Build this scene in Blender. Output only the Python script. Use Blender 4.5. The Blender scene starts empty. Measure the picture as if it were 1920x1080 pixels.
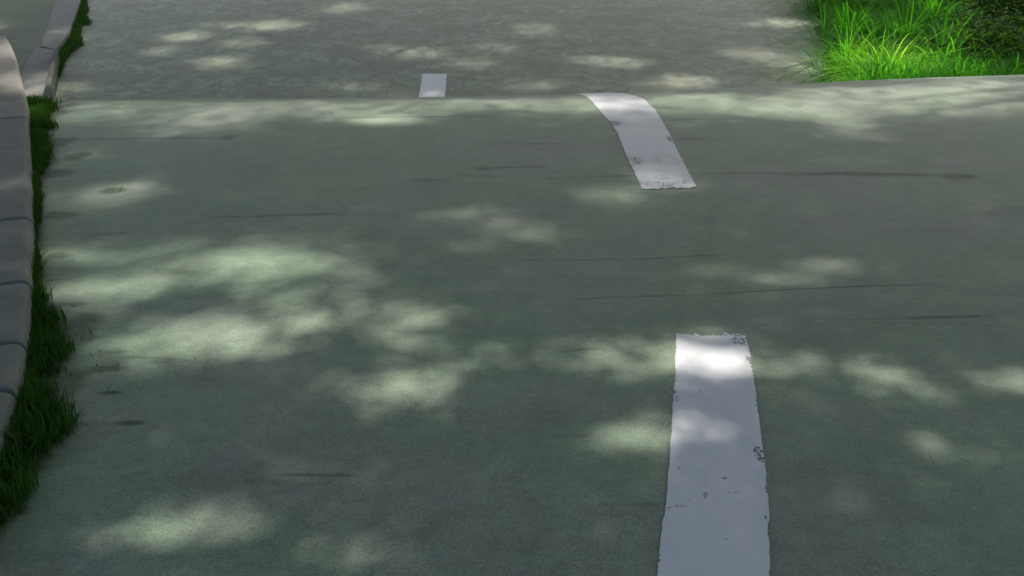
import bpy, bmesh, math, random
import numpy as np

random.seed(7)
rng = np.random.default_rng(11)
C = bpy.context.scene.collection
scene = bpy.context.scene
R = math.radians

# ------------------------------------------------------------------ measured layout (metres)
SPOTS = [[-1.093, 3.455, 0.181, 0.158, 0.901], [-1.034, 3.468, 0.303, 0.227, 0.17600000000000002], [-0.885, 3.406, 0.12, 0.165, 0.12], [-1.483, 3.259, 0.173, 0.102, 0.53], [-1.597, 3.149, 0.177, 0.106, 0.636], [-1.704, 3.111, 0.074, 0.066, 0.24], [-1.394, 3.406, 0.12, 0.077, 0.24], [-1.159, 2.716, 0.166, 0.099, 0.742], [-1.006, 2.759, 0.168, 0.109, 0.795], [-1.098, 2.7, 0.247, 0.15, 0.24], [-1.137, 2.503, 0.124, 0.047, 0.16000000000000003], [-0.704, 2.931, 0.211, 0.086, 0.32000000000000006], [-0.9, 3.096, 0.11, 0.103, 0.16000000000000003], [-0.622, 3.149, 0.112, 0.121, 0.12], [-0.351, 2.922, 0.14, 0.107, 0.2], [-0.501, 2.875, 0.208, 0.083, 0.2], [-0.348, 2.7, 0.099, 0.098, 0.17600000000000002], [-0.176, 2.579, 0.127, 0.091, 0.128], [-0.337, 2.389, 0.108, 0.077, 0.98], [-0.393, 2.345, 0.103, 0.054, 0.27999999999999997], [-0.502, 2.413, 0.09, 0.038, 0.12], [-1.785, 3.545, 0.227, 0.082, 0.256], [-1.46, 3.597, 0.125, 0.096, 0.16000000000000003], [-2.058, 4.487, 0.139, 0.158, 0.53], [-2.104, 4.298, 0.146, 0.147, 0.12], [-0.779, 1.689, 0.106, 0.041, 0.98], [-0.685, 1.754, 0.071, 0.047, 0.144], [-0.331, 1.587, 0.099, 0.034, 0.24], [-0.522, 1.928, 0.089, 0.045, 0.048], [0.342, 2.072, 0.087, 0.042, 0.901], [0.396, 2.134, 0.048, 0.042, 0.16000000000000003], [0.366, 2.541, 0.141, 0.068, 0.32000000000000006], [0.479, 2.598, 0.064, 0.078, 0.24], [0.271, 2.658, 0.114, 0.073, 0.16000000000000003], [0.658, 2.533, 0.135, 0.078, 0.98], [0.654, 2.541, 0.149, 0.082, 0.2], [0.496, 2.142, 0.038, 0.039, 0.24], [0.686, 2.742, 0.15, 0.038, 0.2], [1.156, 2.459, 0.092, 0.032, 0.32000000000000006], [1.046, 2.541, 0.141, 0.061, 0.16000000000000003], [1.212, 2.345, 0.103, 0.054, 0.2], [1.563, 2.424, 0.076, 0.057, 0.53], [0.879, 2.503, 0.109, 0.047, 0.16000000000000003], [0.874, 2.312, 0.073, 0.059, 0.096], [1.226, 2.017, 0.092, 0.062, 0.05600000000000001], [1.328, 3.406, 0.1, 0.077, 0.2], [1.096, 3.287, 0.116, 0.073, 0.144], [0.835, 3.376, 0.099, 0.065, 0.096], [0.526, 4.429, 0.137, 0.12, 0.32000000000000006], [0.098, 3.845, 0.177, 0.094, 0.128], [-0.155, 4.082, 0.209, 0.105, 0.11200000000000002], [-0.188, 3.665, 0.127, 0.075, 0.08000000000000002], [-0.929, 6.311, 0.256, 0.145, 0.8480000000000001], [-1.089, 6.495, 0.315, 0.204, 0.24], [-2.084, 6.439, 0.243, 0.345, 0.32000000000000006], [-2.182, 6.258, 0.372, 0.35, 0.2], [-3.013, 6.631, 0.393, 0.361, 0.24], [-1.618, 6.778, 0.547, 0.233, 0.27999999999999997], [-0.406, 6.813, 0.549, 0.218, 0.24], [-0.247, 6.908, 0.296, 0.12, 0.2], [-2.334, 5.844, 0.127, 0.112, 0.08000000000000002], [-2.582, 5.275, 0.087, 0.117, 0.08000000000000002], [-1.818, 6.61, 1.494, 0.29, 0.12], [0.164, 6.902, 0.592, 0.187, 0.36000000000000004], [2.193, 6.81, 1.316, 0.371, 0.336], [3.308, 7.043, 0.641, 0.355, 0.24], [0.692, 6.83, 0.257, 0.239, 0.24], [0.357, 6.629, 0.214, 0.176, 0.2], [1.424, 7.044, 0.263, 0.196, 0.636], [1.687, 6.728, 0.217, 0.254, 0.24], [2.18, 6.629, 0.392, 0.211, 0.53], [2.312, 6.311, 0.205, 0.226, 0.36000000000000004], [2.065, 6.935, 0.334, 0.172, 0.32000000000000006], [2.764, 7.043, 0.377, 0.276, 0.32000000000000006], [3.435, 7.338, 0.47, 0.255, 0.742], [2.255, 5.922, 0.161, 0.201, 0.16000000000000003], [4.056, 7.63, 0.365, 0.238, 0.636], [2.581, 7.387, 0.312, 0.193, 0.32000000000000006], [0.831, 4.797, 0.107, 0.119, 0.22400000000000003], [0.856, 4.586, 0.154, 0.055, 0.16000000000000003], [-4.861, 13.712, 0.285, 0.309, 0.636], [-4.885, 12.75, 0.173, 0.271, 0.36000000000000004], [-3.87, 12.051, 0.266, 0.272, 0.6890000000000001], [-3.913, 13.269, 0.311, 0.226, 0.32000000000000006], [-3.755, 14.557, 0.338, 0.344, 0.6890000000000001], [-4.446, 14.642, 0.34, 0.232, 0.24], [-2.827, 16.041, 0.312, 0.411, 0.36000000000000004], [0.327, 14.224, 0.265, 0.366, 0.256], [-1.244, 12.585, 0.329, 0.264, 0.32000000000000006], [-1.806, 12.987, 0.271, 0.155, 0.2], [-0.491, 12.021, 0.348, 0.325, 0.128], [-0.263, 12.987, 0.305, 0.28, 0.128], [1.407, 12.051, 0.317, 0.272, 0.36000000000000004], [0.996, 12.204, 0.256, 0.167, 0.2], [2.153, 11.072, 0.264, 0.28, 0.5830000000000001], [1.797, 10.868, 0.289, 0.227, 0.24], [3.219, 12.585, 0.263, 0.264, 0.27999999999999997], [3.416, 12.204, 0.256, 0.334, 0.24], [3.733, 11.814, 0.187, 0.42, 0.36000000000000004], [4.355, 14.772, 0.304, 0.314, 0.636], [4.016, 14.599, 0.339, 0.23, 0.16000000000000003], [0.289, 10.868, 0.289, 0.226, 0.2], [-2.033, 10.743, 0.457, 0.266, 0.08000000000000002], [-5.337, 10.743, 0.343, 0.222, 0.2], [-1.11, 10.385, 0.277, 0.167, 0.12], [4.846, 9.743, 0.41, 0.335, 0.2], [4.229, 10.646, 0.601, 1.268, 1.0], [3.94, 9.509, 0.745, 0.922, 1.0], [3.912, 9.509, 0.516, 0.69, 1.0], [4.444, 12.046, 0.353, 1.047, 0.35], [4.907, 11.079, 0.524, 1.208, 0.4], [4.214, 9.625, 0.406, 0.516, 0.6], [4.994, 10.508, 0.313, 0.821, 0.3], [5.59, 13.593, 0.708, 1.302, 0.2], [6.433, 12.222, 0.572, 1.999, 0.65], [7.006, 13.593, 0.315, 0.865, 0.3], [-5.409, 10.12, 0.156, 0.321, 0.9], [-6.485, 13.422, 0.232, 0.532, 0.15], [-5.644, 10.647, 0.1, 0.351, 0.4], [-3.565, 6.379, 0.17, 0.15, 0.85], [-3.897, 7.021, 0.184, 0.35, 0.75], [-2.511, 4.299, 0.107, 0.149, 0.15]]
CRACKS = [[-2.853, 5.662, -1.852, 5.706, 0.029, 0.4], [-1.891, 5.721, -1.822, 5.721, 0.066, 0.55], [-1.437, 4.057, -1.26, 4.065, 0.016, 0.4], [-1.286, 4.065, -0.83, 4.107, 0.021, 0.45], [-0.135, 5.546, 0.404, 5.532, 0.028, 0.3], [-0.555, 4.711, -0.351, 4.711, 0.037, 0.4], [-0.297, 4.797, -0.059, 4.775, 0.027, 0.3], [-0.199, 4.955, -0.137, 4.955, 0.051, 0.5], [-0.168, 4.955, 0.2, 4.99, 0.029, 0.4], [0.206, 4.743, 0.235, 4.743, 0.037, 0.35], [0.22, 4.743, 0.712, 4.797, 0.022, 0.3], [1.047, 4.842, 1.613, 4.83, 0.028, 0.4], [1.553, 4.83, 2.439, 4.808, 0.044, 0.6], [2.4, 4.786, 2.572, 4.786, 0.064, 0.65], [2.623, 4.819, 2.777, 4.83, 0.027, 0.2], [1.066, 5.662, 1.241, 5.677, 0.044, 0.3], [-1.289, 6.311, 0.154, 6.402, 0.02, 0.45], [1.069, 6.24, 1.668, 6.311, 0.019, 0.4], [0.0, 3.468, 0.497, 3.487, 0.006, 0.45], [0.497, 3.487, 0.938, 3.545, 0.008, 0.6], [0.223, 3.06, 0.695, 3.096, 0.006, 0.5], [0.695, 3.096, 1.706, 3.208, 0.006, 0.6], [1.213, 2.875, 1.428, 2.884, 0.009, 0.35], [1.409, 2.884, 1.746, 2.903, 0.021, 0.5], [1.223, 2.848, 1.815, 2.812, 0.009, 0.22], [-0.601, 1.903, -0.418, 1.898, 0.003, 0.55], [0.143, 2.614, 0.288, 2.642, 0.012, 0.3], [0.12, 2.085, 0.24, 2.091, 0.01, 0.25], [0.212, 1.769, 0.371, 1.769, 0.003, 0.2], [0.893, 2.829, 0.93, 2.825, 0.013, 0.3], [-1.921, 3.808, -1.757, 3.823, 0.022, 0.3], [-1.309, 2.587, -1.051, 2.556, 0.008, 0.35], [-1.864, 3.253, -1.824, 3.259, 0.011, 0.6], [-2.75, 5.662, -3.094, 5.662, 0.036, 0.25]]
BLOTCHES = [[0.109, 2.202, 0.055, 0.055, 0.2], [-0.212, 2.875, 0.116, 0.116, 0.12], [-2.586, 5.211, 0.045, 0.076, 0.25], [-1.98, 5.844, 0.141, 0.125, 0.1], [0.988, 2.7, 0.22, 0.058, 0.12], [-0.089, 2.058, 0.222, 0.11, 0.1]]
MOSS = [[-2.614, 5.236, 0.071, 0.115, 0.7], [-2.106, 4.516, 0.073, 0.059, 0.75], [-2.564, 4.853, 0.105, 0.09, 0.8], [-1.495, 2.729, 0.052, 0.038, 0.9], [-1.348, 2.618, 0.071, 0.048, 0.4], [-1.31, 2.503, 0.055, 0.03, 0.5], [-1.235, 2.342, 0.046, 0.013, 0.5], [-1.1, 2.163, 0.046, 0.018, 0.7], [-1.198, 2.157, 0.092, 0.018, 0.35], [-2.193, 4.082, 0.103, 0.083, 0.55], [-1.951, 3.532, 0.068, 0.052, 0.5], [-1.118, 2.548, 0.105, 0.015, 0.35], [-1.643, 3.019, 0.05, 0.04, 0.4], [-1.555, 2.7, 0.091, 0.252, 0.7], [-1.4, 2.328, 0.073, 0.199, 0.65], [-1.329, 2.142, 0.076, 0.087, 0.8], [-2.886, 5.546, 0.084, 0.199, 0.7], [-3.319, 6.439, 0.093, 0.187, 0.5], [-1.301, 1.879, 0.062, 0.168, 0.8], [-1.239, 1.743, 0.052, 0.054, 0.6], [-1.757, 3.532, 0.137, 0.052, 0.15], [-3.425, 6.749, 0.121, 0.309, 0.4]]
KERB_PATH = [[-0.829, 0.412, 1.498], [-0.98, 0.862, 1.463], [-1.113, 1.255, 1.432], [-1.208, 1.536, 1.41], [-1.283, 1.761, 1.392], [-1.325, 1.885, 1.383], [-1.359, 1.986, 1.375], [-1.397, 2.098, 1.366], [-1.435, 2.205, 1.358], [-1.493, 2.355, 1.346], [-1.562, 2.518, 1.333], [-1.656, 2.731, 1.317], [-1.792, 3.026, 1.294], [-1.971, 3.398, 1.265], [-2.157, 3.784, 1.234], [-2.436, 4.347, 1.19], [-2.768, 5.013, 1.139], [-3.189, 5.854, 1.087], [-3.357, 6.191, 1.112], [-3.504, 6.472, 1.152], [-3.632, 6.709, 1.19], [-3.77, 6.965, 1.23], [-3.874, 7.139, 1.253], [-3.989, 7.331, 1.27], [-4.13, 7.55, 1.275]]
KERB_JOINTS = [1, 3, 4, 8, 10, 12, 14, 17]
DASHES = [[[[0.571, 2.746], [0.526, 2.503], [0.521, 2.467], [0.48, 2.264], [0.426, 1.978], [0.391, 1.809], [0.373, 1.733], [0.354, 1.661], [0.322, 1.511], [0.301, 1.411]], [[0.809, 2.746], [0.796, 2.618], [0.768, 2.467], [0.744, 2.328], [0.693, 2.058], [0.675, 1.953], [0.624, 1.712], [0.606, 1.661], [0.595, 1.602], [0.572, 1.511], [0.551, 1.411]]], [[[0.686, 4.526], [0.69, 4.853], [0.687, 5.185], [0.692, 5.575], [0.698, 5.859], [0.686, 6.12], [0.649, 6.533], [0.609, 7.017], [0.564, 7.316], [0.447, 7.764]], [[0.982, 4.556], [0.996, 4.887], [1.009, 5.211], [1.024, 5.532], [1.041, 5.828], [1.054, 6.188], [1.059, 6.61], [1.033, 7.029], [0.934, 7.328], [0.737, 7.778]]], [[[-1.127, 11.419], [-1.093, 10.743], [-1.073, 10.316], [-1.046, 9.833]], [[-0.818, 11.419], [-0.796, 10.868], [-0.772, 10.316], [-0.758, 9.833]]]]
WEAR = [[[0.783, 2.7, 0.033, 0.05, 0.75], [0.686, 2.746, 0.13, 0.017, 0.7], [0.778, 2.548, 0.012, 0.03, 0.8], [0.496, 2.312, 0.008, 0.052, 0.7], [0.671, 1.991, 0.016, 0.047, 0.85], [0.389, 1.748, 0.013, 0.011, 0.65], [0.41, 1.765, 0.019, 0.013, 0.65], [0.45, 1.783, 0.016, 0.009, 0.6], [0.525, 1.839, 0.008, 0.007, 0.6], [0.487, 1.807, 0.02, 0.018, 0.6], [0.557, 1.879, 0.018, 0.007, 0.75], [0.565, 1.818, 0.02, 0.009, 0.6], [0.497, 1.633, 0.015, 0.006, 0.6], [0.617, 1.691, 0.006, 0.051, 0.8], [0.446, 1.978, 0.004, 0.008, 0.9], [0.44, 1.928, 0.004, 0.007, 0.9], [0.573, 2.345, 0.005, 0.01, 0.9], [0.511, 1.776, 0.004, 0.007, 0.7]], [[1.014, 5.662, 0.017, 0.088, 0.9], [0.973, 5.148, 0.051, 0.249, 0.5], [0.789, 4.617, 0.172, 0.072, 0.65], [0.823, 4.743, 0.059, 0.129, 0.55], [0.738, 5.111, 0.044, 0.11, 0.7], [0.869, 5.148, 0.028, 0.124, 0.6], [0.71, 6.137, 0.052, 0.102, 0.8], [0.942, 4.669, 0.035, 0.084, 0.6], [0.81, 4.853, 0.075, 0.135, 0.45]], []]
SLAB_FAR = [[-6.405, 12.497], [-6.107, 12.3], [-6.39, 13.347], [-7.392, 16.114], [-8.051, 17.864], [-8.533, 17.864], [-7.821, 16.114], [-6.985, 14.014]]
SLAB_NEAR = [[-6.447, 12.447], [-6.092, 12.268], [-5.456, 10.647], [-5.094, 9.723], [-4.773, 8.93], [-5.079, 8.93], [-5.599, 10.166], [-6.115, 11.449]]
UPSTAND = [[-5.959, 11.964], [-5.869, 11.87], [-5.084, 9.908], [-4.688, 8.938], [-4.753, 8.938], [-5.149, 9.908]]
PAVE_LOW = [[-16.41, 20.153], [-9.599, 20.153], [-7.833, 16.234], [-6.997, 14.119], [-6.447, 12.658], [-6.321, 12.167], [-6.039, 11.364], [-5.544, 10.104], [-5.09, 8.997], [-7.906, 8.997]]
LOW_GRASS = [[[-8.062, 17.887], [-7.649, 16.715], [-7.017, 14.975], [-6.578, 13.729], [-6.187, 12.659], [-5.965, 12.026], [-5.438, 10.667], [-5.257, 10.197]], [[-7.941, 17.887], [-7.516, 16.715], [-6.605, 14.537], [-6.169, 13.354], [-5.901, 12.335], [-5.779, 11.73], [-5.412, 10.667], [-5.232, 10.197]]]
STRIP = [[[-3.724, 6.87], [-3.505, 6.866]], [[-3.532, 6.495], [-3.353, 6.495]], [[-3.365, 6.171], [-3.224, 6.171]], [[-3.122, 5.691], [-2.963, 5.691]], [[-2.852, 5.148], [-2.691, 5.148]], [[-2.681, 4.797], [-2.6, 4.797]], [[-2.348, 4.123], [-2.296, 4.123]], [[-2.126, 3.665], [-2.081, 3.665]], [[-1.945, 3.287], [-1.891, 3.287]], [[-1.844, 3.07], [-1.751, 3.07]], [[-1.756, 2.875], [-1.621, 2.875]], [[-1.697, 2.742], [-1.541, 2.742]], [[-1.584, 2.467], [-1.431, 2.467]], [[-1.51, 2.264], [-1.335, 2.264]], [[-1.474, 2.142], [-1.271, 2.142]], [[-1.459, 2.044], [-1.268, 2.044]], [[-1.445, 1.978], [-1.309, 1.978]], [[-1.412, 1.879], [-1.263, 1.879]], [[-1.363, 1.743], [-1.203, 1.743]], [[-1.341, 1.681], [-1.226, 1.681]]]
CLUMPS = [[4.226, 10.245], [4.127, 11.188], [4.821, 13.21], [5.239, 15.606], [5.369, 12.688], [6.18, 15.509], [5.03, 10.674], [6.342, 14.173], [5.282, 10.432], [6.033, 12.522]]
SHRUBS = [[6.903, 13.21], [8.053, 16.535], [5.926, 10.674], [8.497, 15.039], [8.784, 19.371]]
VERGE_EDGE = [[3.719, 10.158], [3.984, 11.124], [4.316, 12.585], [4.76, 14.43], [5.415, 16.836], [6.527, 20.9]]


# ------------------------------------------------------------------ lie of the land
Y0X = [-9.0, -4.6, -3.2, -1.5, 0.2, 1.0, 1.7, 3.0, 4.0, 5.0, 9.0]
Y0Y = [6.53, 6.52, 6.57, 6.66, 6.78, 6.91, 7.07, 7.45, 7.68, 7.85, 8.2]
KC = .12

def H(x, y):
    """height of the road: an even fall to a crest, a steep drop and a level lower stretch"""
    x = np.asarray(x, float); y = np.maximum(np.asarray(y, float), -9.0)
    y0 = np.interp(x, Y0X, Y0Y); d = y - y0
    dm = (.45 - .0781) / (2 * KC)
    zc = 1.43 - .0781 * y - KC * np.maximum(d, 0) ** 2
    z1 = 1.43 - .0781 * (y0 + dm) - KC * dm * dm
    L = 2 * z1 / .45
    e = np.clip(d - dm, 0, L)
    return np.where(d < dm, zc, z1 - .45 * e + .45 * e * e / (2 * L))

def kerb_top(y):
    y = np.asarray(y, float)
    t = np.clip((y - 5.6) / 2.1, 0, 1)
    return 1.43 - .0781 * y + .10 + .34 * t * t * (3 - 2 * t)

# ------------------------------------------------------------------ helpers
def mesh_np(name, V, F, mats, parent=None, smooth=False, loc=None):
    V = np.asarray(V, np.float32).reshape(-1, 3); F = np.asarray(F, np.int32)
    n = F.shape[1]
    me = bpy.data.meshes.new(name)
    me.vertices.add(len(V)); me.vertices.foreach_set('co', V.ravel())
    me.loops.add(F.size); me.loops.foreach_set('vertex_index', F.ravel())
    me.polygons.add(len(F)); me.polygons.foreach_set('loop_start', np.arange(0, F.size, n, dtype=np.int32))
    me.update(calc_edges=True)
    if smooth:
        me.polygons.foreach_set('use_smooth', np.ones(len(me.polygons), bool))
    for m in (mats if isinstance(mats, list) else [mats]):
        me.materials.append(m)
    o = bpy.data.objects.new(name, me); C.objects.link(o)
    if loc is not None: o.location = loc
    if parent: o.parent = parent
    return o

def mesh_py(name, V, F, mat, parent=None, smooth=False):
    me = bpy.data.meshes.new(name); me.from_pydata([tuple(v) for v in V], [], F); me.update()
    if smooth:
        for p in me.polygons: p.use_smooth = True
    me.materials.append(mat)
    o = bpy.data.objects.new(name, me); C.objects.link(o)
    if parent: o.parent = parent
    return o

def attr(o, name, val):
    a = o.data.attributes.new(name, 'FLOAT', 'POINT')
    a.data.foreach_set('value', np.asarray(val, np.float32).ravel())

def tag(o, label=None, cat=None, group=None, kind=None):
    if label: o['label'] = label
    if cat: o['category'] = cat
    if group: o['group'] = group
    if kind: o['kind'] = kind
    return o

def empty(name, loc):
    o = bpy.data.objects.new(name, None); o.empty_display_size = .2; C.objects.link(o); o.location = loc
    return o

def grid_faces(nr, nc):
    i = np.arange(nr - 1)[:, None] * nc + np.arange(nc - 1)[None, :]
    return np.stack([i, i + 1, i + nc + 1, i + nc], -1).reshape(-1, 4)

def vnoise(x, y, seed=0):
    """smooth value noise 0..1"""
    x = np.asarray(x, float); y = np.asarray(y, float)
    xi = np.floor(x).astype(int); yi = np.floor(y).astype(int); fx = x - xi; fy = y - yi
    fx = fx * fx * (3 - 2 * fx); fy = fy * fy * (3 - 2 * fy)
    def h(a, b):
        n = np.sin(a * 127.1 + b * 311.7 + seed * 74.7) * 43758.5453
        return n - np.floor(n)
    return (h(xi, yi) * (1 - fx) + h(xi + 1, yi) * fx) * (1 - fy) + (h(xi, yi + 1) * (1 - fx) + h(xi + 1, yi + 1) * fx) * fy

# ------------------------------------------------------------------ materials
def new_mat(name):
    m = bpy.data.materials.new(name); m.use_nodes = True
    nt = m.node_tree
    for n in list(nt.nodes): nt.nodes.remove(n)
    return m, nt, nt.nodes.new('ShaderNodeOutputMaterial')

class NB:
    def __init__(s, nt): s.nt = nt
    def n(s, t, **k):
        d = s.nt.nodes.new(t)
        for a, b in k.items(): setattr(d, a, b)
        return d
    def l(s, a, b): s.nt.links.new(a, b)
    def val(s, sock, v):
        if hasattr(v, 'is_linked') or hasattr(v, 'links'): s.l(v, sock)
        else: sock.default_value = v
    def math(s, op, a, b=None, c=None, clamp=False):
        d = s.n('ShaderNodeMath', operation=op, use_clamp=clamp)
        s.val(d.inputs[0], a)
        if b is not None: s.val(d.inputs[1], b)
        if c is not None: s.val(d.inputs[2], c)
        return d.outputs[0]
    def noise(s, vec, scale, detail=3, rough=.55, dist=0):
        d = s.n('ShaderNodeTexNoise'); s.l(vec, d.inputs['Vector'])
        d.inputs['Scale'].default_value = scale; d.inputs['Detail'].default_value = detail
        d.inputs['Roughness'].default_value = rough; d.inputs['Distortion'].default_value = dist
        return d.outputs['Fac']
    def scale(s, vec, v):
        d = s.n('ShaderNodeMapping'); s.l(vec, d.inputs['Vector']); d.inputs['Scale'].default_value = v
        return d.outputs[0]
    def rng(s, x, a, b, c=0., d=1., smooth=True):
        m = s.n('ShaderNodeMapRange', interpolation_type='SMOOTHSTEP' if smooth else 'LINEAR')
        s.val(m.inputs['Value'], x)
        for i, v in zip(('From Min', 'From Max', 'To Min', 'To Max'), (a, b, c, d)): s.val(m.inputs[i], v)
        return m.outputs[0]
    def mix(s, f, a, b, mode='MIX'):
        m = s.n('ShaderNodeMix', data_type='RGBA', blend_type=mode)
        s.val(m.inputs['Factor'], f)
        for i, v in ((6, a), (7, b)):
            if isinstance(v, tuple): m.inputs[i].default_value = (*v, 1)
            else: s.l(v, m.inputs[i])
        return m.outputs[2]
    def attr(s, name):
        return s.n('ShaderNodeAttribute', attribute_name=name).outputs['Fac']
    def pos(s): return s.n('ShaderNodeNewGeometry').outputs['Position']
    def bump(s, h, strength, dist):
        b = s.n('ShaderNodeBump'); s.l(h, b.inputs['Height']); b.inputs['Strength'].default_value = strength
        b.inputs['Distance'].default_value = dist
        return b.outputs[0]
    def bsdf(s, col, rough=.8, normal=None, spec=.5):
        p = s.n('ShaderNodeBsdfPrincipled')
        if isinstance(col, tuple): p.inputs['Base Color'].default_value = (*col, 1)
        else: s.l(col, p.inputs['Base Color'])
        s.val(p.inputs['Roughness'], rough); p.inputs['Specular IOR Level'].default_value = spec
        if normal is not None: s.l(normal, p.inputs['Normal'])
        return p

def asphalt_material():
    m, nt, out = new_mat('asphalt'); b = NB(nt); p = b.pos()
    fine = b.noise(p, 150, 3, .7); mid = b.noise(p, 22, 4, .6); big = b.noise(p, 1.4, 4, .55)
    streak = b.noise(b.scale(p, (1.2, 16, 4)), 1.0, 4, .6)
    col = b.mix(b.rng(big, .3, .7), (.116, .192, .122), (.150, .220, .148))
    col = b.mix(b.rng(streak, .35, .7, 0, .5), col, (.106, .184, .120))
    col = b.mix(b.rng(b.noise(p, .9, 4, .6, .4), .42, .66, 0, .75), col, (.148, .186, .154))
    col = b.mix(b.rng(b.noise(b.scale(p, (.7, 1.5, 1)), 2.6, 5, .65, .5), .50, .72, 0, .55), col, (.088, .132, .098))
    g = b.math('ADD', b.math('MULTIPLY', b.rng(fine, .28, .72), .54), b.math('MULTIPLY', b.rng(mid, .25, .75), .34))
    g = b.math('ADD', g, b.math('MULTIPLY', b.rng(b.noise(p, 5, 5, .65), .3, .7), .14))
    g = b.math('ADD', g, .51)
    col = b.mix(1.0, col, b.n('ShaderNodeCombineColor').outputs[0], 'MULTIPLY')
    cc = nt.nodes[-1] if False else [n for n in nt.nodes if n.type == 'COMBINE_COLOR'][0]
    for i in range(3): b.l(g, cc.inputs[i])
    # older, coarser and browner surfacing on the lower stretch
    co = b.attr('coarse')
    sw = b.noise(b.scale(p, (1, .6, 1)), 6, 6, .74, 1.0)
    sw2 = b.noise(b.scale(p, (.6, 2.2, 1)), 9, 5, .7, .3)
    old = b.mix(b.rng(sw, .38, .62), (.054, .090, .058), (.170, .236, .158))
    old = b.mix(b.rng(sw2, .42, .66, 0, .7), old, (.186, .228, .168))
    cc2 = b.n('ShaderNodeCombineColor')
    for i in range(3): b.l(g, cc2.inputs[i])
    old = b.mix(b.rng(b.noise(p, 1.3, 4, .6), .40, .62, 0, .65), old, (.076, .108, .064))
    old = b.mix(.8, old, cc2.outputs[0], 'MULTIPLY')
    col = b.mix(co, col, old)
    st = b.math('MULTIPLY', b.math('MULTIPLY', b.attr('stain'), 1.9, clamp=True), b.rng(b.noise(p, 40, 3, .6), .25, .6, .55, 1.0))
    col = b.mix(st, col, (.040, .058, .046))
    mo = b.math('ADD', b.attr('moss'), b.math('MULTIPLY', b.math('SUBTRACT', b.noise(b.scale(p, (.6, 1.6, 1)), 14, 4, .65), .5), .7))
    mo = b.rng(mo, .12, .58)
    mo = b.math('MULTIPLY', mo, b.rng(b.attr('moss'), .02, .18))
    mcol = b.mix(b.rng(b.noise(p, 60, 2), .3, .7), (.014, .038, .011), (.030, .070, .020))
    col = b.mix(b.math('MULTIPLY', mo, .88), col, mcol)
    hgt = b.math('ADD', b.math('MULTIPLY', fine, .5), b.math('MULTIPLY', mid, .5))
    hgt = b.math('SUBTRACT', hgt, b.math('MULTIPLY', st, .5))
    s = b.bsdf(col, b.rng(mid, .2, .8, .62, .78), b.bump(hgt, .42, .006), .5)
    b.l(s.outputs[0], out.inputs[0]); return m

def paint_material():
    m, nt, out = new_mat('road_paint'); b = NB(nt); p = b.pos()
    fine = b.noise(p, 130, 3, .7); mid = b.noise(p, 14, 4, .6)
    col = b.mix(b.rng(mid, .3, .7), (.485, .545, .565), (.525, .57, .60))
    col = b.mix(b.rng(fine, .3, .75, 0, .25), col, (.37, .41, .41))
    col = b.mix(b.rng(b.noise(b.scale(p, (3, 1, 1)), 3.2, 5, .65), .48, .72, 0, .35), col, (.36, .41, .40))
    chips = b.noise(p, 85, 4, .68, .3)
    w = b.attr('wear')
    thr = b.math('SUBTRACT', .80, b.math('MULTIPLY', w, .42))
    hole = b.rng(chips, thr, b.math('ADD', thr, .025))
    hole = b.math('MULTIPLY', hole, b.rng(w, .02, .1))
    edge = b.math('MULTIPLY', b.attr('rim'), b.math('MULTIPLY', b.rng(b.noise(p, 60, 4, .7), .42, .60), b.rng(b.noise(p, 9, 2), .44, .60)))
    hole = b.math('MAXIMUM', hole, b.rng(edge, .35, .6))
    s = b.bsdf(col, .62, b.bump(fine, .22, .004), .4)
    t = b.n('ShaderNodeBsdfTransparent'); mx = b.n('ShaderNodeMixShader')
    b.l(hole, mx.inputs[0]); b.l(s.outputs[0], mx.inputs[1]); b.l(t.outputs[0], mx.inputs[2])
    b.l(mx.outputs[0], out.inputs[0]); return m

def concrete_material(name, c0, c1, moss=0.0):
    m, nt, out = new_mat(name); b = NB(nt); p = b.pos()
    fine = b.noise(p, 120, 3, .7); mid = b.noise(p, 9, 5, .6); big = b.noise(b.scale(p, (1, 3, 1)), 2.0, 3)
    col = b.mix(b.rng(mid, .3, .7), c0, c1)
    col = b.mix(b.rng(fine, .35, .75, 0, .3), col, tuple(v * .6 for v in c0))
    if moss: col = b.mix(b.rng(big, .3, .65, 0, moss), col, (.075, .105, .062))
    s = b.bsdf(col, .85, b.bump(b.math('ADD', fine, mid), .25, .005), .3)
    b.l(s.outputs[0], out.inputs[0]); return m

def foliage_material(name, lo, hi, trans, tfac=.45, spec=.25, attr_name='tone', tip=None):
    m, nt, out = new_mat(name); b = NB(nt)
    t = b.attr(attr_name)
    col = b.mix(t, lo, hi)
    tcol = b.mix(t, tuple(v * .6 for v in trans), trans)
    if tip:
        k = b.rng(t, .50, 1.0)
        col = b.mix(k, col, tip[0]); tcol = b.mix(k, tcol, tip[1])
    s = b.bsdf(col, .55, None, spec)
    tr = b.n('ShaderNodeBsdfTranslucent'); b.l(tcol, tr.inputs[0])
    mx = b.n('ShaderNodeMixShader'); mx.inputs[0].default_value = tfac
    b.l(s.outputs[0], mx.inputs[1]); b.l(tr.outputs[0], mx.inputs[2]); b.l(mx.outputs[0], out.inputs[0]); return m

def plain_noise_material(name, c0, c1, scale, rough=.9, bump=.4, bd=.02):
    m, nt, out = new_mat(name); b = NB(nt); p = b.pos()
    f = b.noise(p, scale, 5, .65)
    s = b.bsdf(b.mix(b.rng(f, .3, .7), c0, c1), rough, b.bump(f, bump, bd), .2)
    b.l(s.outputs[0], out.inputs[0]); return m

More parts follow.
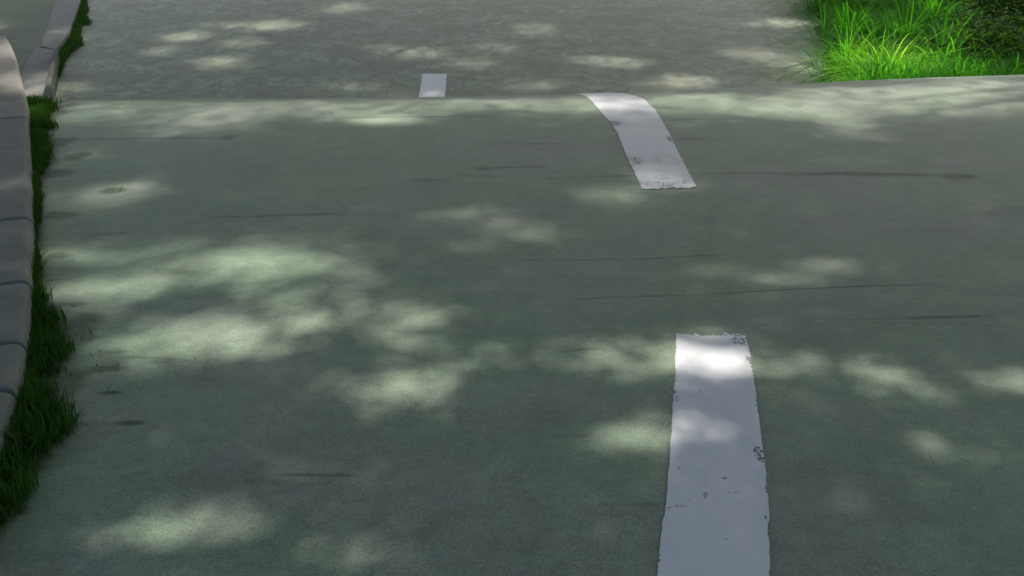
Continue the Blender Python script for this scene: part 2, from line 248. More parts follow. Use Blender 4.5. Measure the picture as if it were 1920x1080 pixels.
M_ASPHALT = asphalt_material()
M_PAINT = paint_material()
M_KERB = concrete_material('kerb_concrete', (.118, .140, .128), (.148, .172, .155))
M_KERB_LIT = concrete_material('kerb_concrete_lit', (.190, .195, .175), (.225, .228, .205))  # kerb concrete lightened in colour so the last stone looks sunlit
M_SLAB = concrete_material('slab_concrete', (.150, .160, .150), (.185, .195, .180), .15)
M_WEDGE = concrete_material('wedge_concrete', (.055, .062, .052), (.080, .086, .072), .3)
M_PAVE = concrete_material('pavement_concrete', (.100, .132, .090), (.135, .168, .118), .5)
M_GROUND = plain_noise_material('earth', (.050, .060, .030), (.085, .095, .045), 3)
M_VERGE = plain_noise_material('verge_soil', (.016, .040, .008), (.032, .085, .014), 14, .95, .6, .05)
M_BARK = plain_noise_material('bark', (.05, .04, .03), (.12, .10, .08), 9, .9, .8, .05)
M_LEAF = foliage_material('canopy_leaf', (.028, .075, .018), (.055, .130, .028), (.10, .19, .03), .45)
M_TUFT = foliage_material('verge_grass', (.013, .105, .006), (.065, .330, .016), (.110, .520, .014), .58, .05, tip=((.28, .66, .03), (.50, .95, .04)))  # tip is a bright stop that puts sunlit glow into the blade colour
M_STRIP = foliage_material('kerb_grass', (.024, .078, .013), (.085, .220, .028), (.060, .170, .016), .40, .06)
M_SHRUB = foliage_material('shrub_leaf', (.010, .038, .012), (.105, .230, .022), (.090, .240, .020), .42, .05)

# ------------------------------------------------------------------ setting: ground, road, pavements
def axis(*segs):
    a = [np.arange(s, e, d) for s, e, d in segs]
    return np.concatenate(a)

gx = np.concatenate([-np.geomspace(700, 10, 22), np.linspace(-9, 9, 25), np.geomspace(10, 700, 22)])
gy = np.concatenate([-np.geomspace(700, 10, 22), np.linspace(-9, 30, 53), np.geomspace(31, 900, 24)])
X, Y = np.meshgrid(gx, gy)
Z = H(X, Y) - .03
Z = np.where((np.abs(X) < 9.4) & (Y > -9.5) & (Y < 41), Z - .55, Z)
Z = np.where((X < -9.3) & (Y < 9) & (X > -40), kerb_top(np.minimum(Y, 7.8)) - .06, Z)
Z = Z + np.where((np.abs(X) > 14) | (Y > 30), (vnoise(X * .05, Y * .05) - .3) * .7, 0)
o = mesh_np('ground', np.stack([X, Y, Z], -1), grid_faces(*X.shape), M_GROUND, smooth=True); tag(o, kind='structure')

rx = axis((-9, -4.7, .25), (-4.7, 5.2, .03), (5.2, 9.26, .25))
ry = axis((-9, 1.2, .3), (1.2, 3.2, .007), (3.2, 8.8, .011), (8.8, 17, .05), (17, 41, .5))
X, Y = np.meshgrid(rx, ry)
Z = H(X, Y)
Z = Z + (vnoise(X * 2.2, Y * 2.2, 3) - .5) * .004
road = mesh_np('road', np.stack([X, Y, Z], -1), grid_faces(*X.shape), M_ASPHALT, smooth=True); tag(road, kind='structure')
st = np.zeros_like(X)
for x0, y0, x1, y1, w, s in CRACKS:
    L = math.hypot(x1 - x0, y1 - y0); ux, uy = (x1 - x0) / L, (y1 - y0) / L
    t = (X - x0) * ux + (Y - y0) * uy
    q = -(X - x0) * uy + (Y - y0) * ux + (vnoise(t * 2.5, t * 0, 5) - .5) * min(.06, L * .04) * np.clip(np.minimum(t, L - t) / (L * .3), 0, 1)
    hw = max(w * .85, .006) * (.7 + .6 * vnoise(t * 5, t * 0 + y0, 9))
    fade = np.clip(np.minimum(t + .03, L + .03 - t) / (.18 * L + .02), 0, 1)
    st = np.maximum(st, s * 1.1 * fade * np.exp(-(q / hw) ** 2))
for x0, y0, a, c, s in BLOTCHES:
    st = np.maximum(st, s * np.exp(-(((X - x0) / a) ** 2 + ((Y - y0) / c) ** 2)))
attr(road, 'stain', st)
mo = np.zeros_like(X)
for x0, y0, a, c, s in MOSS:
    mo = np.maximum(mo, s * np.exp(-(((X - x0) / a) ** 2 + ((Y - y0) / c) ** 2) ** 1.3 * .8))
sr = np.array(STRIP)
so = np.argsort(sr[:, 0, 1])
xl = np.interp(Y, sr[so, 0, 1], sr[so, 0, 0]); xr = np.interp(Y, sr[so, 1, 1], sr[so, 1, 0])
band = np.clip((xr + .05 - X) / .10, 0, 1) * (Y < 7.2) * (Y > 1.6)
mo = np.maximum(mo, band * (.55 + .5 * vnoise(X * 3, Y * 9, 17)))
lg = np.array(LOW_GRASS)
so = np.argsort(lg[0][:, 1]); xl2 = np.interp(Y, lg[0][so, 1], lg[0][so, 0])
so = np.argsort(lg[1][:, 1]); xr2 = np.interp(Y, lg[1][so, 1], lg[1][so, 0])
mo = np.maximum(mo, .42 * np.clip((xr2 + .03 - X) / .12, 0, 1) * (Y > 9.8) * (Y < 19))
attr(road, 'moss', mo)
attr(road, 'coarse', np.clip((Y - 8.9) / .4, 0, 1))

# side pavement behind the kerb stones, level with their tops
kp = np.array(KERB_PATH)
tang = np.gradient(kp[:, :2], axis=0); tang /= np.linalg.norm(tang, axis=1)[:, None]
left = np.stack([-tang[:, 1], tang[:, 0]], -1)
KW = .55
py_ = np.linspace(-9, 7.55, 60)
innerx = np.interp(py_, kp[:, 1], kp[:, 0]) - KW * 1.12
innerx = np.where(py_ < kp[0, 1], kp[0, 0] - KW * 1.12, innerx)
cols = np.linspace(0, 1, 14)
X = innerx[:, None] * (1 - cols) + (-14) * cols; Y = np.repeat(py_[:, None], 14, 1)
Z = kerb_top(Y) - .015
V = np.stack([X, Y, Z], -1)
last = V[-1].copy(); last[:, 2] = -.1; last[:, 1] += .02
side = V[:, :1].copy(); side[..., 2] -= 1.6
V = np.concatenate([V, last[None]], 0)
o = mesh_np('pavement', V, grid_faces(*V.shape[:2]), M_PAVE, smooth=False); tag(o, kind='structure')

def prism(name, poly, z0, z1, mat, parent=None, bevel=.01, slope=None):
    """polygon slab with bevelled top edge"""
    bm = bmesh.new()
    vs = [bm.verts.new((x, y, z1 + (slope(x, y) if slope else 0))) for x, y in poly]
    f = bm.faces.new(vs)
    if f.normal.z < 0: f.normal_flip()
    r = bmesh.ops.extrude_face_region(bm, geom=[f])
    nv = [v for v in r['geom'] if isinstance(v, bmesh.types.BMVert)]
    for v in vs: v.co.z = z0
    bm.normal_update(); bmesh.ops.recalc_face_normals(bm, faces=bm.faces)
    if bevel:
        top = [e for e in bm.edges if all(v in nv for v in e.verts)]
        bmesh.ops.bevel(bm, geom=top, offset=bevel, segments=2, profile=.5, affect='EDGES')
    me = bpy.data.meshes.new(name); bm.to_mesh(me); bm.free(); me.materials.append(mat)
    o = bpy.data.objects.new(name, me); C.objects.link(o)
    if parent: o.parent = parent
    return o

o = prism('pavement', PAVE_LOW, -.05, .105, M_PAVE, bevel=0); tag(o, kind='structure')
bm = bmesh.new()                                        # raised soil of the grass verge on the far right
ve = np.array(VERGE_EDGE)
vy = np.linspace(8.9, 24, 70); vx = np.interp(vy, ve[:, 1], ve[:, 0])
vx = np.where(vy < ve[0, 1], ve[0, 0] + (vy - ve[0, 1]) * .2, vx)
cols = np.linspace(0, 1, 40) ** 1.3
X = vx[:, None] * (1 - cols) + 15 * cols; Y = np.repeat(vy[:, None], 40, 1)
X[:, :6] += (vnoise(Y[:, :6] * 3, X[:, :6] * 0, 2) - .5) * .18
rise = np.clip((Y - 8.9) / .9, 0, 1); rise = rise * rise * (3 - 2 * rise)
Z = np.maximum(H(X, Y), 0) - .02 + .025 * rise + rise * (np.clip(cols * 14, 0, 1) * .05 + (vnoise(X * 3, Y * 3, 4) * .07 + (X - vx[:, None]) * .045) * np.clip(cols * 8, 0, 1))
bm.free()
verge = mesh_np('verge_ground', np.stack([X, Y, Z], -1), grid_faces(*X.shape), M_VERGE, smooth=True); tag(verge, kind='structure')
def verge_z(x, y):
    e = np.interp(y, ve[:, 1], ve[:, 0])
    k = min(max((y - 8.9) / .9, 0), 1); k = k * k * (3 - 2 * k)
    return float(max(H(x, y), 0) + k * (.02 + max(0, x - e) * .045))

# ------------------------------------------------------------------ painted centre line dashes
DASH_LABELS = ['broad white painted dash in the foreground with chipped top corner and scuffs',
               'white painted dash that bends over the crest of the road, flaking at its near end',
               'short pale white dash on the lower road beyond the crest, largely hidden by it']
def resample(P, n):
    P = np.array(P); d = np.r_[0, np.cumsum(np.linalg.norm(np.diff(P, axis=0), axis=1))]; t = np.linspace(0, d[-1], n)
    return np.stack([np.interp(t, d, P[:, 0]), np.interp(t, d, P[:, 1])], -1), t
for k, (Lp, Rp) in enumerate(DASHES):
    nv, nu = (260, 44) if k < 2 else (60, 16)
    a, t = resample(Lp, nv); b_, _ = resample(Rp, nv)
    j = (.003, .005, .010)[k]
    a[:, 0] += (vnoise(t * 28, t * 0 + k, 1) - .5) * j + (vnoise(t * 90, t * 0 + k, 4) - .5) * j * .5
    b_[:, 0] += (vnoise(t * 28, t * 0 + k, 2) - .5) * j + (vnoise(t * 90, t * 0 + k, 5) - .5) * j * .5
    u = np.linspace(0, 1, nu)
    P = a[:, None, :] * (1 - u[None, :, None]) + b_[:, None, :] * u[None, :, None]
    ej = (vnoise(u * 14, u * 0, 7 + k) - .5) * .03
    e0 = np.exp(-np.arange(nv) / 5.)[:, None]; e1 = e0[::-1]
    P[..., 1] += ej[None, :] * (e0 + e1)
    Z = H(P[..., 0], P[..., 1]) + (vnoise(P[..., 0] * 2.2, P[..., 1] * 2.2, 3) - .5) * .004 + .004
    o = mesh_np('centre_dash', np.concatenate([P, Z[..., None]], -1), grid_faces(nv, nu), M_PAINT, smooth=True)
    wv = np.zeros((nv, nu))
    for x0, y0, rx_, ry_, s in WEAR[k]:
        wv = np.maximum(wv, s * np.exp(-(((P[..., 0] - x0) / (rx_ * 1.1)) ** 2 + ((P[..., 1] - y0) / (ry_ * 1.1)) ** 2) ** 2 * .7))
    attr(o, 'wear', wv)
    rim = np.exp(-np.minimum(u, 1 - u)[None, :] / .022) + np.zeros((nv, 1))
    yend = np.minimum(np.arange(nv), nv - 1 - np.arange(nv)) * (t[1])
    rim = np.maximum(rim, np.exp(-yend / .015)[:, None])
    attr(o, 'rim', rim)
    tag(o, DASH_LABELS[k], 'road marking', 'dashes of the white centre line')

# ------------------------------------------------------------------ kerb stones along the left edge
cum = np.r_[0, np.cumsum(np.linalg.norm(np.diff(kp[:, :2], axis=0), axis=1))]
def kerb_at(s):
    p = np.array([np.interp(s, cum, kp[:, i]) for i in range(3)])
    l = np.array([np.interp(s, cum, left[:, i]) for i in range(2)]); l /= np.linalg.norm(l)
    return p, l
KERB_LABELS = ['grey concrete kerb stone at the near end of the row, mostly out of view',
               'grey concrete kerb stone second from the near end of the row',
               'grey kerb stone just before the lowest joint in view',
               'dark grey kerb stone cut off by the frame beside the widest kerb grass',
               'short grey kerb stone between the two lowest curved joints in view',
               'grey kerb stone with curved joints at both of its ends',
               'grey kerb stone between the straight joint and the topmost curved joint',
               'long bluish grey kerb stone just before the rounded one',
               'rounded kerb stone in a sunlit tone, humped at the top of the crest, end of the row']
js = [0.0] + [cum[i] for i in KERB_JOINTS] + [cum[-1]]
for k in range(len(js) - 1):
    s0, s1 = js[k] + (.008 if k else 0), js[k + 1] - .008
    lastk = k == len(js) - 2
    n = max(8, int((s1 - s0) / .04))
    ss = np.linspace(s0, s1, n)
    ss = np.r_[s0, s0 + .003, s0 + .010, ss[(ss > s0 + .015) & (ss < s1 - .015)], s1 - .010, s1 - .003, s1]
    rings = []
    for i, s in enumerate(ss):
        p, l = kerb_at(s); z = p[2]
        drop = .016 if i in (0, len(ss) - 1) else (.006 if i in (1, len(ss) - 2) else (.001 if i in (2, len(ss) - 3) else 0))
        bow = .0
        w = KW
        prof = [(0.0, -.9 if lastk or k >= 7 else -.30), (0.0, -.035), (.005, -.018), (.016, -.006), (.032, 0.0), (.25, .012), (w - .02, .022), (w, .012), (w, -.9)]
        ring = []
        for dx, dz in prof:
            q = p[:2] + l * dx
            # joints curve towards the near end at the road side, as cast kerb stones do
            if dx < .2: q = q - np.array([-l[1], l[0]]) * 0
            ring.append((q[0], q[1], z + dz - (drop if dz > -.2 else 0)))
        rings.append(ring)
    rings = np.array(rings); nr, nc = rings.shape[:2]
    F = [tuple(f) for f in grid_faces(nr, nc)]
    F += [tuple(range(nc))[::-1], tuple((nr - 1) * nc + i for i in range(nc))]
    o = mesh_py('kerb_stone', rings.reshape(-1, 3), F, M_KERB_LIT if lastk else M_KERB, smooth=False)
    bm = bmesh.new(); bm.from_mesh(o.data); bmesh.ops.recalc_face_normals(bm, faces=bm.faces); bm.to_mesh(o.data); bm.free()
    tag(o, KERB_LABELS[k], 'kerb stone', 'kerb stones along the left road edge')

o = prism('gutter_slab', SLAB_FAR, -.05, .118, M_SLAB); tag(o, 'flat grey gutter slab beside the lower road, the farther of two', 'concrete slab', 'gutter slabs beside the lower road')
o = prism('gutter_slab', SLAB_NEAR, -.05, .122, M_SLAB); tag(o, 'flat pale gutter slab just beyond the rounded kerb stone on the lower left', 'concrete slab', 'gutter slabs beside the lower road')
o = prism('kerb_wedge', UPSTAND, -.05, .20, M_WEDGE, bevel=.012); tag(o, 'narrow dark tapering kerb upstand beside the lower road', 'kerb stone')

# ------------------------------------------------------------------ grass
def blades(base, az, length, lean, width, tone, seg=6, droop=.5, twist=None):
    """arching tapered blades as quads; all arguments are arrays of one row per blade"""
    n = len(base); t = np.linspace(0, 1, seg + 1)[None, :]
    out = lean[:, None] * (t ** 1.6) + .04 * t
    up = np.sqrt(np.maximum(1 - lean[:, None] ** 2 * .55, .1)) * t - droop[:, None] * lean[:, None] * t ** 2.6
    px = base[:, 0:1] + np.cos(az)[:, None] * out * length[:, None]
    py = base[:, 1:2] + np.sin(az)[:, None] * out * length[:, None]
    pz = base[:, 2:3] + up * length[:, None]
    pz = np.maximum(pz, base[:, 2:3] + .004)
    w = width[:, None] * np.clip(1.0 - t ** 2.2, .03, 1) * (.55 + .6 * np.minimum(t * 3, 1)) * .5
    ta = az + math.pi / 2 if twist is None else az + math.pi / 2 + twist
    wx = np.cos(ta)[:, None] * w; wy = np.sin(ta)[:, None] * w
    A = np.stack([px - wx, py - wy, pz], -1); B = np.stack([px + wx, py + wy, pz], -1)
    V = np.stack([A, B], 2).reshape(n, -1, 3)
    f = np.array([[2 * i, 2 * i + 1, 2 * i + 3, 2 * i + 2] for i in range(seg)])
    F = (np.arange(n)[:, None, None] * (2 * (seg + 1)) + f[None]).reshape(-1, 4)
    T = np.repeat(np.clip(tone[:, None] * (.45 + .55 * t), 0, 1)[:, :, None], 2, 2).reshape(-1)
    return V.reshape(-1, 3), F, T

def blade_object(name, parts, mat, parent=None):
    Vs, Fs, Ts, k = [], [], [], 0
    for V, F, T in parts:
        Vs.append(V); Fs.append(F + k); Ts.append(T); k += len(V)
    o = mesh_np(name, np.concatenate(Vs), np.concatenate(Fs), mat, parent=parent, smooth=True)
    attr(o, 'tone', np.concatenate(Ts))
    return o

# low dark grass growing out of the joint between kerb and road
sr = sr[np.argsort(sr[:, 0, 1])]
ys = rng.uniform(1.62, 6.95, 26000)
xl = np.interp(ys, sr[:, 0, 1], sr[:, 0, 0]); xr = np.interp(ys, sr[:, 1, 1], sr[:, 1, 0])
u = rng.beta(1.0, 1.7, len(ys))
ragged = .30 + .75 * vnoise(ys * 7, ys * 0, 21) + .55 * vnoise(ys * 19, ys * 0, 25)
xs = xl + (xr - xl) * u * ragged
keep = rng.random(len(ys)) < np.clip(.35 + (vnoise(xs * 12, ys * 5, 8)) * 1.1, 0, 1) * np.clip((xr - xl) / .16, .35, 1)
xs, ys = xs[keep], ys[keep]; n = len(xs)
tall = vnoise(xs * 5, ys * 4, 33)
ln = rng.uniform(.03, .085, n) * (.5 + tall)
tone = np.clip(rng.beta(1.2, 4, n) + (vnoise(xs * 3, ys * 2.2, 12) - .55) * .7, 0, 1)
tone = np.where(rng.random(n) < .015, rng.uniform(.7, 1, n), tone)
tone = np.clip(tone + .35 * np.exp(-((ys - 6.6) / .5) ** 2) * rng.random(n), 0, 1)
g1 = blades(np.stack([xs, ys, H(xs, ys) - .004], -1), rng.uniform(0, 2 * math.pi, n), ln, rng.uniform(.05, .7, n), rng.uniform(.003, .007, n), tone, 4, np.full(n, .4))
# and along the lower kerb
ys = rng.uniform(9.9, 17.6, 7000)
a0 = lg[0][np.argsort(lg[0][:, 1])]; a1 = lg[1][np.argsort(lg[1][:, 1])]
xl = np.interp(ys, a0[:, 1], a0[:, 0]); xr = np.interp(ys, a1[:, 1], a1[:, 0])
xs = xl + (xr - xl) * rng.beta(1, 1.3, len(ys)) * (.6 + .6 * vnoise(ys * 3, ys * 0, 2)); n = len(xs)
g2 = blades(np.stack([xs, ys, H(xs, ys)], -1), rng.uniform(0, 2 * math.pi, n), rng.uniform(.05, .13, n), rng.uniform(.1, .7, n), rng.uniform(.006, .012, n), np.clip(rng.beta(1.5, 3, n), 0, 1), 4, np.full(n, .4))
mp = []
for x0, y0, a, c, s in MOSS:
    m = int(8 * s); q = np.sqrt(rng.random(m)) * .95; th = rng.uniform(0, 6.283, m)
    mp.append(np.stack([x0 + a * q * np.cos(th), y0 + c * q * np.sin(th)], -1))
mp = np.concatenate(mp); n = len(mp)
g3 = blades(np.stack([mp[:, 0], mp[:, 1], H(mp[:, 0], mp[:, 1]) - .003], -1), rng.uniform(0, 6.283, n), rng.uniform(.008, .026, n), rng.uniform(.3, 1, n), rng.uniform(.003, .006, n), rng.beta(1.2, 4, n), 3, np.full(n, .4))
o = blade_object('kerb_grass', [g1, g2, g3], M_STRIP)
tag(o, 'dark green ragged grass growing in the joint along the grey kerb', 'grass', kind='stuff')

# arching tufts on the verge beyond the crest
TUFTS = [  # (blades, length, width, tone, spread) and what tells the tuft apart; tone holds painted sunlit glow and shade
    (445, .95, 0.014, 1.45, .20, 'bright yellow green grass tuft with sunlit glow in its colour, right behind the crest'),
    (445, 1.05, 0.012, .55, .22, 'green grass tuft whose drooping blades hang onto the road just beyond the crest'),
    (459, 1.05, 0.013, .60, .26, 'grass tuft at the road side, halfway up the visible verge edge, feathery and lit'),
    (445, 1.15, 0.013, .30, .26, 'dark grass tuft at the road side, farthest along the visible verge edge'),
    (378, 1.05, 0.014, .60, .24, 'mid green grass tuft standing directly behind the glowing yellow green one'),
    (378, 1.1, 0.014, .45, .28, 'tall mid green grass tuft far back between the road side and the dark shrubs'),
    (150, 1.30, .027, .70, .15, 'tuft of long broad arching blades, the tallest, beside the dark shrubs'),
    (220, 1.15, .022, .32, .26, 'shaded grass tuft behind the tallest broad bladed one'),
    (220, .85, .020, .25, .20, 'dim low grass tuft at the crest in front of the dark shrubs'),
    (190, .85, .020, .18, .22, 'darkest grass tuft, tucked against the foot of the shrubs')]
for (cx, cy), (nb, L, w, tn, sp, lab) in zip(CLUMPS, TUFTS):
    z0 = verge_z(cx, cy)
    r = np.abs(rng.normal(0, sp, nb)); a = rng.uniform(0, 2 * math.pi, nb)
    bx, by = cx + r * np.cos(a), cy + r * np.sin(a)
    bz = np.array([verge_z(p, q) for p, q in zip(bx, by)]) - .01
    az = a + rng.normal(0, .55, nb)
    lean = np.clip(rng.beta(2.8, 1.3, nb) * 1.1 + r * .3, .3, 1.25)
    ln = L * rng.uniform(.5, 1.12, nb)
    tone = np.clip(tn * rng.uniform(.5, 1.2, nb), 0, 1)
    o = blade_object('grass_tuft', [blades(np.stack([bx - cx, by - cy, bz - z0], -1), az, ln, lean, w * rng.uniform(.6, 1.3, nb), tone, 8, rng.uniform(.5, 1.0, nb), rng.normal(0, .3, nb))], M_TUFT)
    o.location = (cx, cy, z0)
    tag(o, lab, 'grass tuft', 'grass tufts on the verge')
# short undergrowth between the tufts
n = 20000
ys = np.where(rng.random(n) < .3, rng.uniform(8.9, 11, n), rng.uniform(9.8, 19, n)); e = np.where(ys < ve[0, 1], ve[0, 0] + (ys - ve[0, 1]) * .2, np.interp(ys, ve[:, 1], ve[:, 0]))
xs = e + .05 + rng.beta(1, 1.6, n) * 5
bz = np.array([verge_z(p, q) for p, q in zip(xs, ys)])
ut = np.clip((rng.beta(1.5, 2.2, n) + .75 * np.exp(-((xs - CLUMPS[0][0] - .1) / .75) ** 2 - ((ys - CLUMPS[0][1] - .7) / 1.1) ** 2)) * np.clip(1.35 - (xs - e) * .5, .08, 1), 0, 1)  # sunlit pool round the first tuft painted into the tone, darker inland
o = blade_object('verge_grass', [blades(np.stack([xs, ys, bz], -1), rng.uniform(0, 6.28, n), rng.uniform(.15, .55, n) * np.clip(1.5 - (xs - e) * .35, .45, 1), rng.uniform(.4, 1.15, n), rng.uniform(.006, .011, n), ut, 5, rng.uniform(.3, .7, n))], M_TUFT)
tag(o, 'low green undergrowth covering the verge between the tufts', 'grass', kind='stuff')

# ------------------------------------------------------------------ leaves, shrubs and trees
def leaf_quads(P, size, up=.6, rs=rng):
    """one folded leaf-shaped quad per point"""
    n = len(P)
    N = rs.normal(0, 1, (n, 3)); N /= np.linalg.norm(N, axis=1)[:, None]; N[:, 2] = np.abs(N[:, 2]) + up
    N /= np.linalg.norm(N, axis=1)[:, None]
    T = np.cross(N, rs.normal(0, 1, (n, 3))); T /= np.linalg.norm(T, axis=1)[:, None]
    B = np.cross(N, T); s = size[:, None]
    V = np.stack([P - T * s, P + B * s * .46 - T * s * .1, P + T * s - N * s * .15, P - B * s * .46 - T * s * .1], 1)
    return V.reshape(-1, 3), np.arange(n * 4).reshape(n, 4)

def tube(path, radii, seg=8):
    path = np.array(path, float); n = len(path); V, F = [], []
    for i in range(n):
        d = path[min(i + 1, n - 1)] - path[max(i - 1, 0)]; d /= np.linalg.norm(d)
        a = np.cross(d, (0.3, .9, .1)); a /= np.linalg.norm(a); b = np.cross(d, a)
        for k in range(seg):
            t = 2 * math.pi * k / seg; V.append(path[i] + (a * math.cos(t) + b * math.sin(t)) * radii[i])
    for i in range(n - 1):
        for k in range(seg):
            F.append((i * seg + k, i * seg + (k + 1) % seg, (i + 1) * seg + (k + 1) % seg, (i + 1) * seg + k))
    return V, F

def join_tubes(ts):
    V, F = [], []
    for v, f in ts:
        k = len(V); V += [tuple(p) for p in v]; F += [tuple(i + k for i in q) for q in f]
    return V, F

SHRUB_LABELS = ['dark leafy shrub with yellowish sprigs behind the tallest tuft of broad blades',
                'shadowy shrub farther back at the top of the verge behind the tall tufts',
                'low near black green shrub right at the crest where the verge meets the frame',
                'dark bluish green shrub in the far corner of the verge',
                'leafy shrub deepest in shade beyond all the others']
for k, ((cx, cy), lab) in enumerate(zip(SHRUBS, SHRUB_LABELS)):
    z0 = verge_z(cx, cy); root = empty('shrub', (cx, cy, z0)); tag(root, lab, 'shrub', 'shrubs on the verge')
    hgt = (1.0, 1.1, .7, 1.0, 1.1)[k]; rad = (.95, .9, .85, 1.0, .9)[k]
    ts, cl = [], []
    for i in range(22):
        a = rng.uniform(0, 6.28); q = rad * math.sqrt(rng.uniform(.02, 1))
        tip = np.array([q * math.cos(a), q * math.sin(a), hgt * rng.uniform(.35, 1.0) * (1 - .35 * (q / rad) ** 2)])
        ts.append(tube([(0.05 * math.cos(a), .05 * math.sin(a), -.05), tip * (.45, .45, .6), tip], [.014, .009, .004], 5)); cl.append(tip)
        cl.append(tip * rng.uniform(.6, .85))
    v, f = join_tubes(ts); mesh_py('stem', v, f, M_BARK, root, True)
    P, T = [], []
    for c in cl:
        m = int(rng.uniform(70, 130)); P.append(c + rng.normal(0, 1, (m, 3)) * (.17, .17, .11)); T.append(np.full(m, rng.beta(.9, 1.4)) * rng.uniform(.6, 1.3, m))
    P = np.concatenate(P); P[:, 2] = np.maximum(P[:, 2], .03); T = np.clip(np.concatenate(T), 0, 1)
    V, F = leaf_quads(P, rng.uniform(.022, .048, len(P)), .5)
    o = mesh_np('foliage', V, F, M_SHRUB, parent=root); attr(o, 'tone', np.repeat(T, 4))

# tall trees around the road: their crowns meet above it and break the sunlight into patches
SUN_AZ, SUN_EL = R(18), R(56)       # azimuth from +Y towards +X
S = np.array([math.sin(SUN_AZ) * math.cos(SUN_EL), math.cos(SUN_AZ) * math.cos(SUN_EL), math.sin(SUN_EL)])
ZL, ZH = 11.5, 15.0
TAU = 8.0; BG = .002
def light_at(x, y):
    """share of the sun that the gaps in the crowns let through to the ground at x, y"""
    q = np.full_like(x, 1 - BG)
    for x0, y0, a, c, s in ALL_SPOTS:
        a = max(a, .04) * GROW; c = max(c, .04) * GROW
        r2 = ((x - x0) / a) ** 2 + ((y - y0) / c) ** 2
        near = r2 < 9
        q[near] *= 1 - s * np.exp(-.75 * r2[near] ** 1.25)
    return 1 - q
GROW = 1.0
extra = []
while len(extra) < 190:             # dapples round about, outside the stretch that was measured
    x, y = rng.uniform(-11, 11), rng.uniform(-9, 22)
    if abs(x) < .5 * max(y, 0) + 1.2 and 1.0 < y < 17.5: continue
    extra.append([x, y, rng.uniform(.15, .5), rng.uniform(.12, .4), rng.uniform(.3, .9)])
ALL_SPOTS = SPOTS + extra
TRUNKS = [(9.5, 6.5), (-10, 5.5), (12.5, 15), (-12.5, 15), (3.0, 26), (-6, 27)]
def seen_stretch(x, y, m=.5):
    """the stretch of road whose dapples were measured (finer leaves shade it)"""
    return (np.abs(x) < .5 * np.maximum(y, 0) + 1.2 + m) & (y > 1.0 - m) & (y < 17.6 + m)
PP, LS = [], []
for LEAF, core in ((.13, False), (.040, True)):
    cov = (2 * LEAF) * (LEAF * .92) * .5 * .72       # mean silhouette of a leaf seen from the sun
    n = int(TAU * 25 * 28 * math.sin(SUN_EL) / cov)
    G = np.stack([rng.uniform(-12.5, 12.5, n), rng.uniform(-5.5, 22.5, n)], -1)
    G = G[seen_stretch(G[:, 0], G[:, 1]) == core]
    Zl = ZL + (ZH - ZL) * rng.beta(1.3, 1.3, len(G)) + (vnoise(G[:, 0] * .4, G[:, 1] * .4, 6) - .5) * 1.5
    f = np.clip((4.6 - G[:, 1]) / 2.6, 0, 1); Zl = Zl - 4.2 * f * f * (3 - 2 * f)      # leaves set lower on the near side to sharpen the dapples there
    t = (Zl - H(G[:, 0], G[:, 1])) / S[2]
    T = light_at(G[:, 0], G[:, 1])
    keep = rng.random(len(G)) < np.clip(-np.log(np.clip(T, .001, 1)) / TAU, 0, 1)
    PP.append(np.stack([G[:, 0] + S[0] * t, G[:, 1] + S[1] * t, Zl], -1)[keep]); LS.append(np.full(keep.sum(), LEAF))
P = np.concatenate(PP); LS = np.concatenate(LS)
tr = np.array(TRUNKS) + np.array([S[0], S[1]]) * 8
own = np.argmin(((P[:, None, :2] - np.array(TRUNKS)[None]) ** 2).sum(-1) + rng.uniform(0, 6, (len(P), len(TRUNKS))), 1)
TREE_LABELS = ['tall leafy tree on the verge side, nearest, its crown shading the road', 'tall leafy tree on the pavement side, nearest, leaning its crown over the road',
               'tall leafy tree behind the shrubs of the verge', 'tall leafy tree beyond the lower pavement',
               'tall leafy tree far ahead beyond the lower road', 'tall leafy tree far ahead beyond the lower kerb']
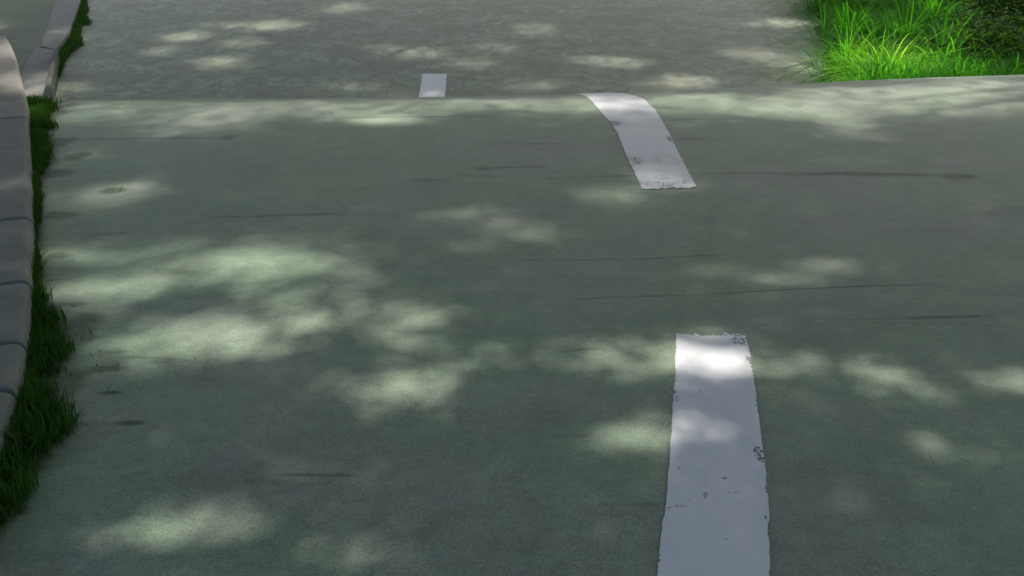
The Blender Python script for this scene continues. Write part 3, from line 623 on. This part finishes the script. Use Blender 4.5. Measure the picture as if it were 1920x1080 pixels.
for k, (tx, ty) in enumerate(TRUNKS):
    z0 = float(kerb_top(5.5)) - .1 if k == 1 else (float(H(tx, ty)) if k != 2 else .3)
    root = empty('broadleaf_tree', (tx, ty, z0)); tag(root, TREE_LABELS[k], 'tree', 'tall trees around the road')
    Q = P[own == k]
    if len(Q) == 0: continue
    zt = ZL + 1.5 - z0
    ts = [tube([(0, 0, -.4), (0, 0, .4), (.1, .05, zt * .35), (-.05, .15, zt * .7), (0, 0, zt)], [.42, .32, .26, .21, .14], 12)]
    for i in range(9):
        c = Q[rng.integers(len(Q))] - np.array([tx, ty, z0]); zb = zt * rng.uniform(.62, .95)
        ts.append(tube([(0, .05, zb), c * (.45, .45, 0) + np.array([0, 0, zb + (c[2] - zb) * .35]), c * (.8, .8, 0) + np.array([0, 0, max(c[2], zb)])], [.09, .06, .02], 6))
    v, f = join_tubes(ts); mesh_py('trunk', v, f, M_BARK, root, True)
    V, F = leaf_quads(Q - np.array([tx, ty, z0]), rng.uniform(.8, 1.2, len(Q)) * LS[own == k], .5)
    o = mesh_np('crown', V, F, M_LEAF, parent=root); attr(o, 'tone', np.repeat(rng.random(len(Q)), 4))

# ------------------------------------------------------------------ light, sky, camera
w = bpy.data.worlds.new('World'); scene.world = w; w.use_nodes = True
nt = w.node_tree; bg = nt.nodes['Background']
sky = nt.nodes.new('ShaderNodeTexSky'); sky.sky_type = 'NISHITA'; sky.sun_disc = False
sky.sun_elevation = SUN_EL; sky.sun_rotation = SUN_AZ; sky.air_density = 1.0; sky.dust_density = 6.0; sky.ozone_density = 0.4
nt.links.new(sky.outputs[0], bg.inputs['Color']); bg.inputs['Strength'].default_value = .10
ld = bpy.data.lights.new('sun', 'SUN'); ld.energy = 2.95; ld.angle = R(.65); ld.color = (1.0, .87, .78)
lo = bpy.data.objects.new('sun', ld); C.objects.link(lo)
from mathutils import Vector
lo.rotation_euler = Vector(tuple(S)).to_track_quat('Z', 'Y').to_euler(); lo.location = (6, 14, 30)

cd = bpy.data.cameras.new('camera'); cam = bpy.data.objects.new('camera', cd); C.objects.link(cam)
cd.sensor_width = 36; cd.lens = 1706.7 / 1920 * 36; cd.clip_start = .05; cd.clip_end = 3000
cam.location = (0, 0, 2.8); cam.rotation_euler = (R(90 - 27), 0, 0); scene.camera = cam

scene.view_settings.view_transform = 'Standard'; scene.view_settings.look = 'None'
scene.view_settings.exposure = 1.34; scene.view_settings.gamma = 1.0
scene.cycles.use_denoising = True
scene.cycles.max_bounces = 8; scene.cycles.diffuse_bounces = 4; scene.cycles.transparent_max_bounces = 12
scene.cycles.sample_clamp_indirect = 4
